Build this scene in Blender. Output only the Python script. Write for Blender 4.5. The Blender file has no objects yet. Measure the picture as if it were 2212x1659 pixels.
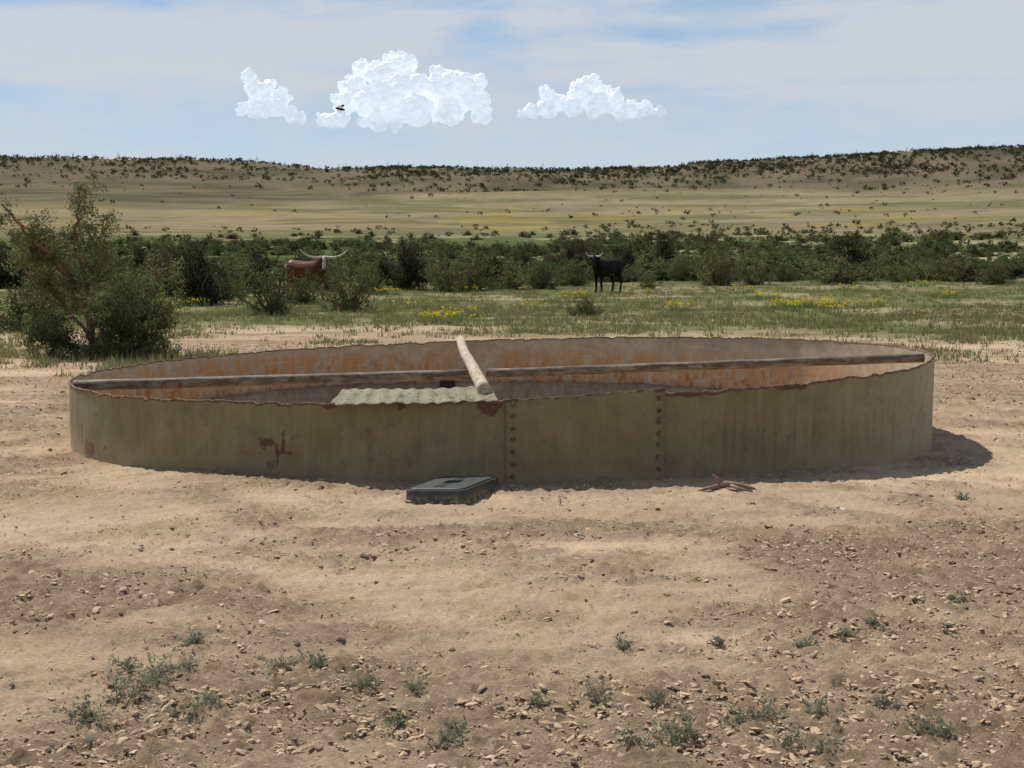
import bpy, math, random
import numpy as np
from mathutils import Vector, Matrix, Euler
rng=np.random.default_rng(7); random.seed(7)
scene=bpy.context.scene
scene.view_settings.view_transform='Standard'; scene.view_settings.look='None'; scene.view_settings.exposure=0
CX,CY,R=-.1,14.4,4.05
# ------------------------------------------------------------ helpers
def link(o,parent=None):
    scene.collection.objects.link(o)
    if parent is not None: o.parent=parent
    return o
def empty(name,loc=(0,0,0)):
    e=bpy.data.objects.new(name,None); e.location=loc; e.empty_display_size=.2
    return link(e)
def np_mesh(name,v,f,smooth=False,col=None,mats=None,mi=None,uv=None,attrs=None):
    v=np.asarray(v,dtype=np.float32).reshape(-1,3); f=np.asarray(f,dtype=np.int32); k=f.shape[1]
    me=bpy.data.meshes.new(name)
    me.vertices.add(len(v)); me.vertices.foreach_set('co',v.ravel())
    me.loops.add(f.size); me.loops.foreach_set('vertex_index',f.ravel())
    me.polygons.add(len(f)); me.polygons.foreach_set('loop_start',np.arange(0,f.size,k,dtype=np.int32))
    try: me.polygons.foreach_set('loop_total',np.full(len(f),k,dtype=np.int32))
    except Exception: pass
    me.polygons.foreach_set('use_smooth',np.full(len(f),smooth,dtype=bool))
    if mi is not None: me.polygons.foreach_set('material_index',np.asarray(mi,dtype=np.int32))
    if uv is not None:
        l=me.uv_layers.new(name='UVMap'); l.data.foreach_set('uv',np.asarray(uv,dtype=np.float32)[f.ravel()].ravel())
    me.update(calc_edges=True); me.validate()
    if col is not None:
        a=me.color_attributes.new('col','FLOAT_COLOR','POINT')
        c=np.ones((len(v),4),dtype=np.float32); c[:,:3]=col; a.data.foreach_set('color',c.ravel())
    if attrs:
        for n,val in attrs.items():
            a=me.attributes.new(n,'FLOAT','POINT'); a.data.foreach_set('value',np.asarray(val,dtype=np.float32))
    if mats:
        for m in mats: me.materials.append(m)
    return me
def obj(name,me,parent=None,loc=(0,0,0)):
    o=bpy.data.objects.new(name,me); o.location=loc
    return link(o,parent)
TAB=rng.random((8,256,256))
def vn(x,y,s=0):
    t=TAB[s%8]; xi=np.floor(x).astype(np.int64); yi=np.floor(y).astype(np.int64)
    fx=x-xi; fy=y-yi; fx=fx*fx*(3-2*fx); fy=fy*fy*(3-2*fy)
    a=t[xi&255,yi&255]; b=t[(xi+1)&255,yi&255]; c=t[xi&255,(yi+1)&255]; d=t[(xi+1)&255,(yi+1)&255]
    return (a*(1-fx)+b*fx)*(1-fy)+(c*(1-fx)+d*fx)*fy
def fbm(x,y,o=4,s=0):
    r=0;a=.5;n=0
    x=np.asarray(x,dtype=float); y=np.asarray(y,dtype=float)
    for i in range(o):
        r=r+a*vn(x+13.7*i,y-7.3*i,s+i); n+=a; a*=.5
        x,y=(.8*x-.6*y)*2,(.6*x+.8*y)*2
    return r/n
def worley(x,y,s=0):
    xi=np.floor(x).astype(np.int64); yi=np.floor(y).astype(np.int64)
    best=np.full(x.shape,9.); val=np.zeros(x.shape)
    for dx in(-1,0,1):
        for dy in(-1,0,1):
            cx=xi+dx; cy=yi+dy
            jx=TAB[s%8][cx&255,cy&255]; jy=TAB[(s+1)%8][cx&255,cy&255]
            d=np.hypot(cx+jx-x,cy+jy-y); m=d<best
            best=np.where(m,d,best); val=np.where(m,TAB[(s+2)%8][cx&255,cy&255],val)
    return best,val
def ss(a,b,x):
    t=np.clip((x-a)/(b-a),0,1); return t*t*(3-2*t)
# ------------------------------------------------------------ materials
def newmat(name):
    m=bpy.data.materials.new(name); m.use_nodes=True; nt=m.node_tree
    b=nt.nodes['Principled BSDF']; b.inputs['Roughness'].default_value=.85
    b.inputs['Specular IOR Level'].default_value=.2
    return m,nt,b
def N(nt,t,**k):
    n=nt.nodes.new(t)
    for a,v in k.items(): setattr(n,a,v)
    return n
def noise(nt,vec,scale,detail=4,rough=.55):
    n=N(nt,'ShaderNodeTexNoise'); n.inputs['Scale'].default_value=scale; n.inputs['Detail'].default_value=detail; n.inputs['Roughness'].default_value=rough
    if vec is not None: nt.links.new(vec,n.inputs['Vector'])
    return n.outputs['Fac']
def mapr(nt,val,a,b,c=0.,d=1.,smooth=False):
    n=N(nt,'ShaderNodeMapRange'); nt.links.new(val,n.inputs[0])
    for i,x in enumerate((a,b,c,d)): n.inputs[i+1].default_value=x
    if smooth: n.interpolation_type='SMOOTHSTEP'
    return n.outputs[0]
def math_(nt,op,a,b=None,clamp=False):
    n=N(nt,'ShaderNodeMath',operation=op); n.use_clamp=clamp
    for i,x in enumerate((a,b)):
        if x is None: continue
        if isinstance(x,(int,float)): n.inputs[i].default_value=x
        else: nt.links.new(x,n.inputs[i])
    return n.outputs[0]
def mix(nt,fac,a,b,mode='MIX'):
    n=N(nt,'ShaderNodeMix',data_type='RGBA',blend_type=mode)
    for i,x in ((0,fac),(6,a),(7,b)):
        if isinstance(x,(int,float)): n.inputs[i].default_value=x
        elif isinstance(x,tuple): n.inputs[i].default_value=x if len(x)==4 else (*x,1)
        else: nt.links.new(x,n.inputs[i])
    return n.outputs[2]
def bump(nt,b,h,strength=.3,dist=.01):
    n=N(nt,'ShaderNodeBump'); n.inputs['Strength'].default_value=strength; n.inputs['Distance'].default_value=dist
    nt.links.new(h,n.inputs['Height']); nt.links.new(n.outputs[0],b.inputs['Normal'])
def coord(nt,w='Object'): return N(nt,'ShaderNodeTexCoord').outputs[w]
def mapping(nt,vec,scale):
    n=N(nt,'ShaderNodeMapping'); n.inputs['Scale'].default_value=scale; nt.links.new(vec,n.inputs['Vector']); return n.outputs[0]
def leaf_mat(name,transl=.35,var=.35):
    m,nt,b=newmat(name)
    a=N(nt,'ShaderNodeAttribute',attribute_name='col')
    oi=N(nt,'ShaderNodeObjectInfo')
    f=mapr(nt,oi.outputs['Random'],0,1,1-var,1+var*.6)
    hs=N(nt,'ShaderNodeHueSaturation'); nt.links.new(a.outputs['Color'],hs.inputs['Color']); nt.links.new(f,hs.inputs['Value'])
    hh=mapr(nt,oi.outputs['Random'],0,1,.515,.475); nt.links.new(hh,hs.inputs['Hue'])
    df=N(nt,'ShaderNodeBsdfDiffuse'); nt.links.new(hs.outputs[0],df.inputs['Color'])
    tr=N(nt,'ShaderNodeBsdfTranslucent'); nt.links.new(hs.outputs[0],tr.inputs['Color'])
    ms=N(nt,'ShaderNodeMixShader'); ms.inputs[0].default_value=transl
    nt.links.new(df.outputs[0],ms.inputs[1]); nt.links.new(tr.outputs[0],ms.inputs[2])
    nt.links.new(ms.outputs[0],nt.nodes['Material Output'].inputs[0])
    nt.nodes.remove(b)
    return m
LEAF=leaf_mat('foliage',.42); GRASS=leaf_mat('grass_blades',.4,0.)
def bark_mat():
    m,nt,b=newmat('bark'); c=coord(nt)
    nt.links.new(mix(nt,noise(nt,c,25,2),(.12,.065,.04),(.28,.17,.11)),b.inputs['Base Color']); return m
BARK=bark_mat()
# ------------------------------------------------------------ terrain
PR=np.array([0,59,70,100,150,220,300,420,520.]); PH=np.array([0,0,.2,.65,1.8,3.8,6.7,14,22.6])
RX=np.array([-900,0,180,400,520,620,700,850,1000,1150,1300,1450,1550,1700,1850,2000,2212,3000.])
RY=np.array([352,354,353,352,355,360,368,362,361,366,368,364,356,350,343,338,331,340.])
def terrain(x,y):
    x=np.asarray(x,dtype=float); y=np.asarray(y,dtype=float)
    r=np.hypot(x,y); a=np.arctan2(x,y)
    h=np.interp(r,PR,PH)
    px=1106+3200*np.tan(np.clip(a,-.6,.6)); ry=np.interp(px,RX,RY)
    hr=1.62+(544-ry)*650/3200
    s=ss(0,1,(r-520)/130)*.6+np.clip((r-520)/130,0,1)*.4
    h=np.where(r>520,22.6+(hr-22.6)*s,h)
    h=np.where(r>650,hr*(1-.5*ss(650,1150,r)),h)
    h=h+(fbm(x/45,y/45,3,2)-.5)*3.4*ss(330,600,r)+(fbm(x/30,y/30,3,1)-.5)*.9*ss(75,180,r)
    h=h+(fbm(x/3.,y/3.,3,3)-.5)*.10*ss(11,25,r)
    h=h-.15*ss(1.6,4.3,np.abs(x+.1))*np.exp(-((y-13)/3.6)**2)
    h=h+.03*(fbm(x*.8,y*.8,2,5)-.5)
    h=h-.30*(1-ss(3.70,3.95,np.hypot(x-CX,y-CY)))
    return h
def tz(x,y): return float(terrain(np.array([x]),np.array([y]))[0])
def ruts(x,y):
    w=.10*np.sin(x*.9)+.06*np.sin(x*2.3+1)
    return sum(a_*np.exp(-((y-(y0+k_*x+w))/s_)**2) for y0,k_,s_,a_ in ((6.05,.06,.13,1.),(6.62,.05,.12,.7),(8.15,-.05,.16,.8),(5.1,.10,.09,.6),(8.85,-.04,.15,.6)))
def rough(x,y):
    m=fbm(x*.42+3,y*.6,4,1)*.66+fbm(x*1.9,y*2.6,3,3)*.34
    m=ss(.34,.63,m+.08*np.exp(-((y-7.2)/1.3)**2)-.15*np.exp(-((y-9.7)/.7)**2)-.09*ruts(x,y)+.035*(y<5.6)+.05*(y>11))
    return .10+.86*m
def axis_x():
    a=list(np.arange(-5.2,5.2,.016)); s=.016; v=a[-1]; out=[]
    while v<1700: s*=1.065; v+=s; out.append(v)
    return np.array([-q for q in out[::-1]]+a+out)
def axis_y():
    v=4.2; f=[]
    while v<60: f.append(v); v*=1.0038
    while v<1900: f.append(v); v*=1.020
    v=4.2; s=.02; b=[]
    while v>-1700: s*=1.10; v-=s; b.append(v)
    return np.array(b[::-1]+f)
ax=axis_x(); ay=axis_y(); X,Y=np.meshgrid(ax,ay); nx=len(ax); ny=len(ay)
x=X.ravel(); y=Y.ravel(); z=terrain(x,y); r=np.hypot(x,y)
near=(np.abs(x)<8.0)&(y>3.0)&(y<30)
xn=x[near]; yn=y[near]
rm=rough(xn,yn); fade=(1-ss(5.2,7.5,np.abs(xn)))*(1-ss(16,28,yn))
wx=xn+.04*(fbm(xn*16,yn*16,3,4)-.5); wy=yn+.04*(fbm(xn*16+9,yn*16,3,5)-.5)
w1,c1=worley(wx*12,wy*15,0); w2,c2=worley(wx*30,wy*34,3); w3,c3=worley(wx*4.6,wy*5.5,1)
clod=np.clip(.55-w1,0,1)*c1**1.5*.060+np.clip(.5-w2,0,1)*c2*.034
pit=-np.clip(.36-w3,0,1)*.13*(c3>.5)
fb=fbm(xn*9,yn*11,4,2); fb2=fbm(xn*26,yn*30,3,6)
dz=(rm*(clod+pit+(fb-.5)*.05+(fb2-.5)*.034)+(1-rm)*((fb-.5)*.022+(fb2-.5)*.018+clod*.3*(c2>.5)))*fade-.012*ruts(xn,yn)*fade
z[near]+=dz
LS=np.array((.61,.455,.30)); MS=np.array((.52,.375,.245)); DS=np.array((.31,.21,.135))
n1=fbm(x*.6,y*.9,4,3)[:,None]; n2=fbm(x*3,y*4,3,5)[:,None]
dirt=LS+(MS-LS)*ss(.35,.7,n1*.6+n2*.4)
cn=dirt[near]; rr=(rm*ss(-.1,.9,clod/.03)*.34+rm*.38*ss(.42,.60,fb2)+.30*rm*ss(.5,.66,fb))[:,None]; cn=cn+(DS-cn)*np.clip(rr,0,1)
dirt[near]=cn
nf=fbm(x/5.,y/5.,4,6)[:,None]
far_dirt=dirt*.93
grassA=np.array((.145,.158,.062))+(np.array((.30,.26,.15))-np.array((.145,.158,.062)))*ss(.44,.68,fbm(x/2.6,y/3.2,4,2)[:,None])
plain=np.array((.265,.222,.125))+(np.array((.175,.155,.082))-np.array((.265,.222,.125)))*ss(.40,.60,fbm(x/50,y/20,5,4)[:,None])
plain=plain+(np.array((.30,.235,.16))-plain)*ss(.53,.66,fbm(x/30,y/12,5,5)[:,None])*.7
plain=plain*(.72+.56*fbm(x/7,y/6,4,2)[:,None])
plain=plain+(np.array((.135,.145,.068))-plain)*((1-ss(230,330,r))*.6*ss(.35,.6,fbm(x/20,y/10,3,3)))[:,None]
yel=ss(.60,.68,fbm(x/22+4,y/10,4,7))*ss(240,265,r)*(1-ss(400,440,r))
plain=plain+(np.array((.36,.28,.05))-plain)*(yel*.4)[:,None]
hill=np.array((.185,.148,.098))+(np.array((.105,.095,.058))-np.array((.185,.148,.098)))*ss(.4,.62,fbm(x/18,y/10,4,1)[:,None])
band=np.array((.105,.125,.05))+(np.array((.36,.315,.195))-np.array((.105,.125,.05)))*ss(.52,.67,fbm(x/9,y/16,4,0)[:,None]+.06*(x[:,None]>12))
g=ss(27,34,r+7*(fbm(x/6,y/4,3,4)-.5)+1.5*np.sin(x/5))[:,None]*1.0
g=np.clip(g*(.75+.6*nf),0,1)
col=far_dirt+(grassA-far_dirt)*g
t=ss(62,85,r)[:,None]; col=col+(band-col)*t
t=ss(185,255,r+60*(fbm(x/50,y/30,3,1)-.5))[:,None]; col=col+(plain-col)*t
hs_=ss(480,560,r+80*(fbm(x/50,y/50,3,3)-.5)+ 95*ss(-10,-90,x)*1.0)[:,None]; col=col+(hill-col)*hs_
i=np.arange((ny-1)*(nx-1)); rr_=i//(nx-1); cc_=i%(nx-1); b0=rr_*nx+cc_
F=np.stack([b0,b0+1,b0+nx+1,b0+nx],1)
gm,nt,b=newmat('ground_soil')
att=N(nt,'ShaderNodeAttribute',attribute_name='col'); c=coord(nt)
at3=N(nt,'ShaderNodeAttribute',attribute_name='rough')
fine=noise(nt,c,62,5,.80)
f1=mapr(nt,fine,.30,.70,.60,1.27)
f3=mapr(nt,noise(nt,mapping(nt,c,(.06,.12,1)),4,5,.75),.3,.7,.74,1.22)
ff=math_(nt,'MULTIPLY',f1,f3)
vm=N(nt,'ShaderNodeVectorMath',operation='SCALE'); nt.links.new(att.outputs['Color'],vm.inputs[0]); nt.links.new(ff,vm.inputs['Scale'])
nt.links.new(vm.outputs[0],b.inputs['Base Color']); b.inputs['Roughness'].default_value=.95; b.inputs['Specular IOR Level'].default_value=.0
bump(nt,b,math_(nt,'MULTIPLY',fine,mapr(nt,at3.outputs['Fac'],0,1,.5,1.4)),.95,.018)
ra=np.zeros(len(x)); ra[near]=rm; ra[r>60]=1
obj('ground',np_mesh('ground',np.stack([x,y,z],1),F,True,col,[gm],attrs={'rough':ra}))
# ------------------------------------------------------------ dirt clods (one object)
import bmesh
def ico(sub):
    bm=bmesh.new(); bmesh.ops.create_icosphere(bm,subdivisions=sub,radius=1)
    v=np.array([q.co[:] for q in bm.verts]); f=np.array([[w.index for w in q.verts] for q in bm.faces]); bm.free(); return v,f
iv,if_=ico(1)
def scatter_rocks(px,py,size,cols):
    n=len(px); V=np.zeros((n,len(iv),3)); 
    rad=1+.55*(rng.random((n,len(iv)))-.5)*1.8
    base=iv[None]*rad[...,None]
    sc=np.stack([size*(.8+1.*rng.random(n)),size*(.6+.6*rng.random(n)),size*(.25+.38*rng.random(n))],1)
    base=base*sc[:,None,:]
    base[...,2]+=base[...,0]*(rng.random(n)-.5)[:,None]*.9
    a=rng.random(n)*6.28; ca,sa=np.cos(a),np.sin(a)
    V[...,0]=base[...,0]*ca[:,None]-base[...,1]*sa[:,None]+px[:,None]
    V[...,1]=base[...,0]*sa[:,None]+base[...,1]*ca[:,None]+py[:,None]
    V[...,2]=base[...,2]+(terrain(px,py)+sc[:,2]*.30+.003)[:,None]
    Fm=(if_[None]+(np.arange(n)*len(iv))[:,None,None]).reshape(-1,3)
    C=np.repeat(cols,len(iv),0)
    return V.reshape(-1,3),Fm,C
M=80000
d=4.3*np.exp(rng.random(M)**1.1*math.log(26/4.3)); bx=(rng.random(M)*2-1)*.40*d
m=rough(bx,d); keep=rng.random(M)<(.04+.62*m**1.4); inside=np.hypot(bx+.1,d-14.4)<4.15
keep&=~inside
bx=bx[keep]; by=d[keep]; n=len(bx)
size=.0024+.0125*rng.random(n)**5.5+.00046*by
size*= (0.6+.5*rough(bx,by))
cc=np.array((.58,.43,.285))+(np.array((.42,.295,.195))-np.array((.58,.43,.285)))*rng.random((n,1))
dk=rng.random(n)<.16; cc[dk]*=.58
wh=rng.random(n)<.02; cc[wh]=(.60,.50,.38); gr=rng.random(n)<.012; cc[gr]=(.16,.15,.14)
V,Fm,C=scatter_rocks(bx,by,size,cc)
cm,nt,b=newmat('clod_soil'); att=N(nt,'ShaderNodeAttribute',attribute_name='col')
nt.links.new(att.outputs['Color'],b.inputs['Base Color'])
b.inputs['Roughness'].default_value=.95; b.inputs['Specular IOR Level'].default_value=.0
obj('dirt_clods',np_mesh('dirt_clods',V,Fm,False,C,[cm]))
# ------------------------------------------------------------ stock tank
def rimz(px,py): return .585+.029*px-.006*(py-10.35)
tank=empty('stock_tank',(CX,CY,0))
ns=1500; nr=44
ph=np.linspace(-math.pi,math.pi,ns,endpoint=False); vv=np.linspace(0,1,nr)
P,Vv=np.meshgrid(ph,vv)
wob=.012*(fbm(P*6+20,Vv*0+3,3,2)-.5)*2
dent=.026*(fbm(P*9+30,Vv*2,2,1)-.5)
Rr=R+wob+dent
wx=CX+Rr*np.sin(P); wy=CY-Rr*np.cos(P)
top=rimz(wx,wy)+.018*(fbm(P*16+50,P*0,3,3)-.5)+.014*(fbm(P*70+90,P*0,3,4)-.5)
top=top-.012*ss(.62,.75,fbm(P*45+10,P*0+5,2,5))
bot=-.48
wz=bot+(top-bot)*Vv
deg=np.degrees(P); zr=top-wz
rust=np.zeros_like(P); stain=np.zeros_like(P)
def blob(dg,zc,wd,hd,a=1.): 
    xx=(deg-dg)*math.pi/180*R; return a*np.exp(-((xx/wd)**2+((wz-zc)/hd)**2))
rust+=.50*np.exp(-(zr/.012)**2)+.34*np.exp(-(zr/.024)**2)*ss(.45,.6,fbm(P*12+70,P*0+2,3,1))
for dg,zc,wd,hd,a in [(-24.8,.235,.075,.055,.75),(-22.6,.27,.02,.12,.62),(-23.4,.15,.03,.10,.62),(-24.3,.07,.05,.05,.6),(-21.6,.30,.03,.12,.48),(-21.9,.18,.06,.02,.55),(-57,.0,.16,.08,.95),(-60.5,.12,.04,.2,.55),(-52,.04,.1,.03,.6),(-17.2,.535,.065,.03,1.),(-12.8,.55,.04,.02,1.),(-9.7,.535,.035,.03,1.),(-.9,.535,.08,.06,1.2),(31.9,.615,.10,.02,.8),(29,.64,.04,.02,.7),(-31,.49,.03,.02,.5),(34,.62,.05,.05,.55),(20,.60,.2,.016,.7),(9,.50,.04,.01,.55),(6.5,.06,.12,.015,.55)]:
    rust+=blob(dg,zc,wd,hd,a)
for dg in (24,25.2,26.5,28,28.8,30.3,33,36,41,47,49,52,-8,-13,-36,-44):
    stain+=blob(dg,.28,.012+.012*random.random(),.2,.9)
stain+=blob(-28,.01,.5,.035,1.)+blob(17.6,.08,.06,.09,1.)+blob(-40,.0,.3,.03,.6)+blob(25,.03,.4,.03,.6)+blob(-8,.02,.3,.03,.6)
def cylfaces(flip=False):
    i=np.arange((nr-1)*ns); a=i//ns; c0=i%ns; c1=(c0+1)%ns
    f=np.stack([a*ns+c0,a*ns+c1,(a+1)*ns+c1,(a+1)*ns+c0],1)
    return f[:,::-1] if flip else f
uv=np.stack([(P*R).ravel(),wz.ravel()],1)
tm,nt,b=newmat('olive_painted_steel'); c=coord(nt,'UV')
du=N(nt,'ShaderNodeSeparateXYZ'); nt.links.new(c,du.inputs[0])
base=mix(nt,mapr(nt,noise(nt,c,2.2,5,.6),.3,.7),(.190,.155,.074),(.270,.228,.125))
base=mix(nt,mapr(nt,math_(nt,'ADD',du.outputs[0],mapr(nt,noise(nt,c,3,4,.7),.3,.7,-.5,.5)),2.4,5.2,0,.75),base,(.40,.35,.24))
st=noise(nt,mapping(nt,c,(16,1.1,1)),1,4,.65)
base=mix(nt,mapr(nt,st,.5,.72,0,.35),base,(.34,.30,.20))
base=mix(nt,mapr(nt,noise(nt,c,5.5,5,.75),.50,.64,0,.5),base,(.145,.118,.070))
at2=N(nt,'ShaderNodeAttribute',attribute_name='stain')
sf=math_(nt,'MULTIPLY',at2.outputs['Fac'],mapr(nt,noise(nt,c,30,3,.7),.35,.6),True)
base=mix(nt,math_(nt,'MULTIPLY',sf,.65),base,(.075,.08,.06))
at=N(nt,'ShaderNodeAttribute',attribute_name='rust')
rs=math_(nt,'ADD',at.outputs['Fac'],mapr(nt,noise(nt,c,14,6,.75),.25,.75,-.42,.42))
rm_=mapr(nt,rs,.42,.5)
rc=mix(nt,noise(nt,c,35,4,.7),(.055,.024,.016),(.20,.10,.06))
base=mix(nt,rm_,base,rc)
sc_=mapr(nt,noise(nt,mapping(nt,c,(9,16,1)),2.2,5,.8),.675,.715); base=mix(nt,math_(nt,'MULTIPLY',sc_,.65),base,(.13,.075,.045))
lin=mapr(nt,noise(nt,mapping(nt,c,(3,1.5,1)),1.6,2,.5),.500,.506); lin2=mapr(nt,noise(nt,mapping(nt,c,(3,1.5,1)),1.6,2,.5),.506,.512,1,0)
base=mix(nt,math_(nt,'MULTIPLY',math_(nt,'MULTIPLY',lin,lin2),mapr(nt,noise(nt,c,1.2,2),.5,.62,0,.5)),base,(.11,.09,.055))
base=mix(nt,math_(nt,'MULTIPLY',mapr(nt,du.outputs[1],.14,-.12),mapr(nt,noise(nt,c,9,4),.3,.7,.25,1)),base,(.40,.30,.19))
nt.links.new(base,b.inputs['Base Color']); b.inputs['Roughness'].default_value=.62; b.inputs['Specular IOR Level'].default_value=.25
bump(nt,b,math_(nt,'ADD',noise(nt,c,10,4,.7),math_(nt,'MULTIPLY',rm_,.6)),.3,.010)
def local(a): a=a.copy(); a[:,0]-=CX; a[:,1]-=CY; return a
outer=local(np.stack([wx.ravel(),wy.ravel(),wz.ravel()],1))
obj('outer_wall',np_mesh('outer_wall',outer,cylfaces(),True,None,[tm],uv=uv,attrs={'rust':rust.ravel(),'stain':stain.ravel()}),tank)
th=.009
ix=CX+(Rr-th)*np.sin(P); iy=CY-(Rr-th)*np.cos(P)
im,nt,b=newmat('rusty_inner_steel'); c=coord(nt,'UV')
sx=N(nt,'ShaderNodeSeparateXYZ'); nt.links.new(c,sx.inputs[0])
nz=noise(nt,mapping(nt,c,(7,1.6,1)),1.2,6,.75); nn=noise(nt,c,5,5,.7)
base=mix(nt,mapr(nt,nn,.35,.65),(.54,.45,.33),(.37,.29,.21))
low=math_(nt,'MULTIPLY',mapr(nt,sx.outputs[1],.47,.32),mapr(nt,nz,.42,.56))
base=mix(nt,math_(nt,'MULTIPLY',low,.75),base,(.54,.27,.085))
low2=math_(nt,'MULTIPLY',mapr(nt,sx.outputs[1],.40,.12),mapr(nt,noise(nt,mapping(nt,c,(11,6,1)),1.,6,.8),.50,.58))
base=mix(nt,low2,base,(.40,.15,.04))
wl=mapr(nt,noise(nt,mapping(nt,c,(2,30,1)),1.,5,.7),.56,.66); base=mix(nt,math_(nt,'MULTIPLY',wl,.5),base,(.58,.50,.40))
ed=mapr(nt,math_(nt,'ADD',sx.outputs[1],mapr(nt,noise(nt,c,12,4,.7),.3,.7,-.05,.05)),.50,.57); base=mix(nt,math_(nt,'MULTIPLY',ed,.25),base,(.16,.12,.09))
nt.links.new(base,b.inputs['Base Color']); b.inputs['Roughness'].default_value=.8; bump(nt,b,nn,.3,.006)
inner=local(np.stack([ix.ravel(),iy.ravel(),wz.ravel()],1))
obj('inner_wall',np_mesh('inner_wall',inner,cylfaces(True),True,None,[im],uv=uv),tank)
lo=[];rings=[(.004,-.010),(.006,0.),(.003,.005),(-th*.5,.006),(-th-.003,.003),(-th-.003,-.008)]
for dr,dzv in rings:
    rr2=Rr[-1]+dr; lo.append(np.stack([rr2*np.sin(ph),-rr2*np.cos(ph),wz[-1]+dzv],1))
lo=np.concatenate(lo); i=np.arange((len(rings)-1)*ns); a=i//ns; c0=i%ns; c1=(c0+1)%ns
lf=np.stack([a*ns+c0,a*ns+c1,(a+1)*ns+c1,(a+1)*ns+c0],1)
rmat,nt,b=newmat('rust'); c=coord(nt); nt.links.new(mix(nt,mapr(nt,noise(nt,c,20,4,.7),.35,.65),(.07,.038,.026),(.28,.18,.12)),b.inputs['Base Color']); bump(nt,b,noise(nt,c,80,2),.5,.004)
obj('rim',np_mesh('rim',lo,lf,True,None,[rmat]),tank)
np_=80; nh=20; a0,a1=math.radians(.8),math.radians(17.0)
pa=np.linspace(a0,a1,np_)
verts=[];uvs=[];ru=[];stn=[]
for side,ro in ((0,.026),(1,.016)):
    for j in range(nh):
        for q,aa in enumerate(pa):
            f=(aa-a0)/(a1-a0); rx=CX+R*math.sin(aa); ry=CY-R*math.cos(aa)
            tp=rimz(rx,ry)+.004+.035*f+.004*math.sin(q*.5); zz=-.3+(tp+.3)*j/(nh-1)
            rad=R+ro+.004*math.sin(q*.2+j*.15)
            verts.append((rad*math.sin(aa),-rad*math.cos(aa),zz)); uvs.append((aa*R+.02,zz)); 
            e=min(q,np_-1-q); ru.append(.30*math.exp(-e/2.0)+.50*math.exp(-((tp-zz)/.010)**2)+(.16 if (e in(2,3,4,5)) else 0)); stn.append(.6*math.exp(-e/3.))
fs=[]
for j in range(nh-1):
    for q in range(np_-1):
        a=j*np_+q; fs.append((a,a+1,a+np_+1,a+np_)); o2=nh*np_; fs.append((o2+a+np_,o2+a+np_+1,o2+a+1,o2+a))
o2=nh*np_
for j in range(nh-1):
    for q in (0,np_-1):
        a=j*np_+q; fs.append((a,a+np_,o2+a+np_,o2+a))
for q in range(np_-1):
    a=(nh-1)*np_+q; fs.append((a,a+1,o2+a+1,o2+a))
obj('repair_plate',np_mesh('repair_plate',verts,fs,False,None,[tm],uv=uvs,attrs={'rust':ru,'stain':stn}),tank)
bm=bmesh.new()
def bolt(bm,aa,zz,rad0):
    rx,ry=rad0*math.sin(aa),-rad0*math.cos(aa)
    M_=Matrix.Translation((rx,ry,zz))@Matrix.Rotation(aa,4,'Z')@Matrix.Rotation(math.pi/2,4,'X')
    s_=random.uniform(.85,1.1)
    bmesh.ops.create_cone(bm,cap_ends=True,segments=14,radius1=.019*s_,radius2=.016*s_,depth=.008,matrix=M_)
    bmesh.ops.create_cone(bm,cap_ends=True,segments=6,radius1=.011,radius2=.009,depth=.016,matrix=M_@Matrix.Translation((0,0,.009)))
for zz in (.56,.475,.385,.31,.225,.135,.05): bolt(bm,math.radians(1.5)+random.uniform(-.0006,.0006),zz,R+.032)
for zz in (.585,.495,.415,.335,.255,.165,.08): bolt(bm,math.radians(16.35)+random.uniform(-.0006,.0006),zz,R+.032)
me=bpy.data.meshes.new('bolts'); bm.to_mesh(me); bm.free(); me.materials.append(rmat); obj('bolts',me,tank)
# ------------------------------------------------------------ tube utility
def tube(pts,rad,seg=12,cap=True):
    pts=[Vector(p) for p in pts]; V=[];Fq=[]
    up=Vector((0,0,1)); prev=None
    for i_,p in enumerate(pts):
        t=(pts[min(i_+1,len(pts)-1)]-pts[max(i_-1,0)]).normalized()
        if prev is None:
            s=t.cross(up); 
            if s.length<1e-3: s=t.cross(Vector((1,0,0)))
            s.normalize()
        else: s=(prev-t*prev.dot(t)).normalized()
        prev=s; u=s.cross(t)
        for k_ in range(seg):
            a=2*math.pi*k_/seg; V.append(p+(s*math.cos(a)+u*math.sin(a))*rad[i_])
    for i_ in range(len(pts)-1):
        for k_ in range(seg):
            a=i_*seg+k_; b_=i_*seg+(k_+1)%seg; Fq.append((a,b_,b_+seg,a+seg))
    n=len(pts)
    faces=list(Fq)
    if cap: faces.append(tuple(range(seg))[::-1]); faces.append(tuple(range((n-1)*seg,n*seg)))
    return [tuple(v) for v in V],faces
def join(parts):
    V=[];Fa=[]
    for v,f in parts:
        o=len(V); V+=list(v); Fa+=[tuple(i_+o for i_ in q) for q in f]
    return V,Fa
def pymesh(name,V,Fa,mats,smooth=True):
    me=bpy.data.meshes.new(name); me.from_pydata(V,[],Fa); me.update()
    for p in me.polygons: p.use_smooth=smooth and len(p.vertices)<=8
    for m_ in mats: me.materials.append(m_)
    return me
def lerp3(a,b,n,wob_=.0):
    a=Vector(a);b=Vector(b); return [a.lerp(b,i_/(n-1))+Vector((0,random.uniform(-wob_,wob_),random.uniform(-wob_,wob_))) for i_ in range(n)]
pm,nt,b=newmat('weathered_steel_pipe'); c=coord(nt)
base=mix(nt,mapr(nt,noise(nt,mapping(nt,c,(1.6,9,9)),3,5,.75),.38,.64),(.09,.068,.05),(.32,.26,.195))
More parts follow.
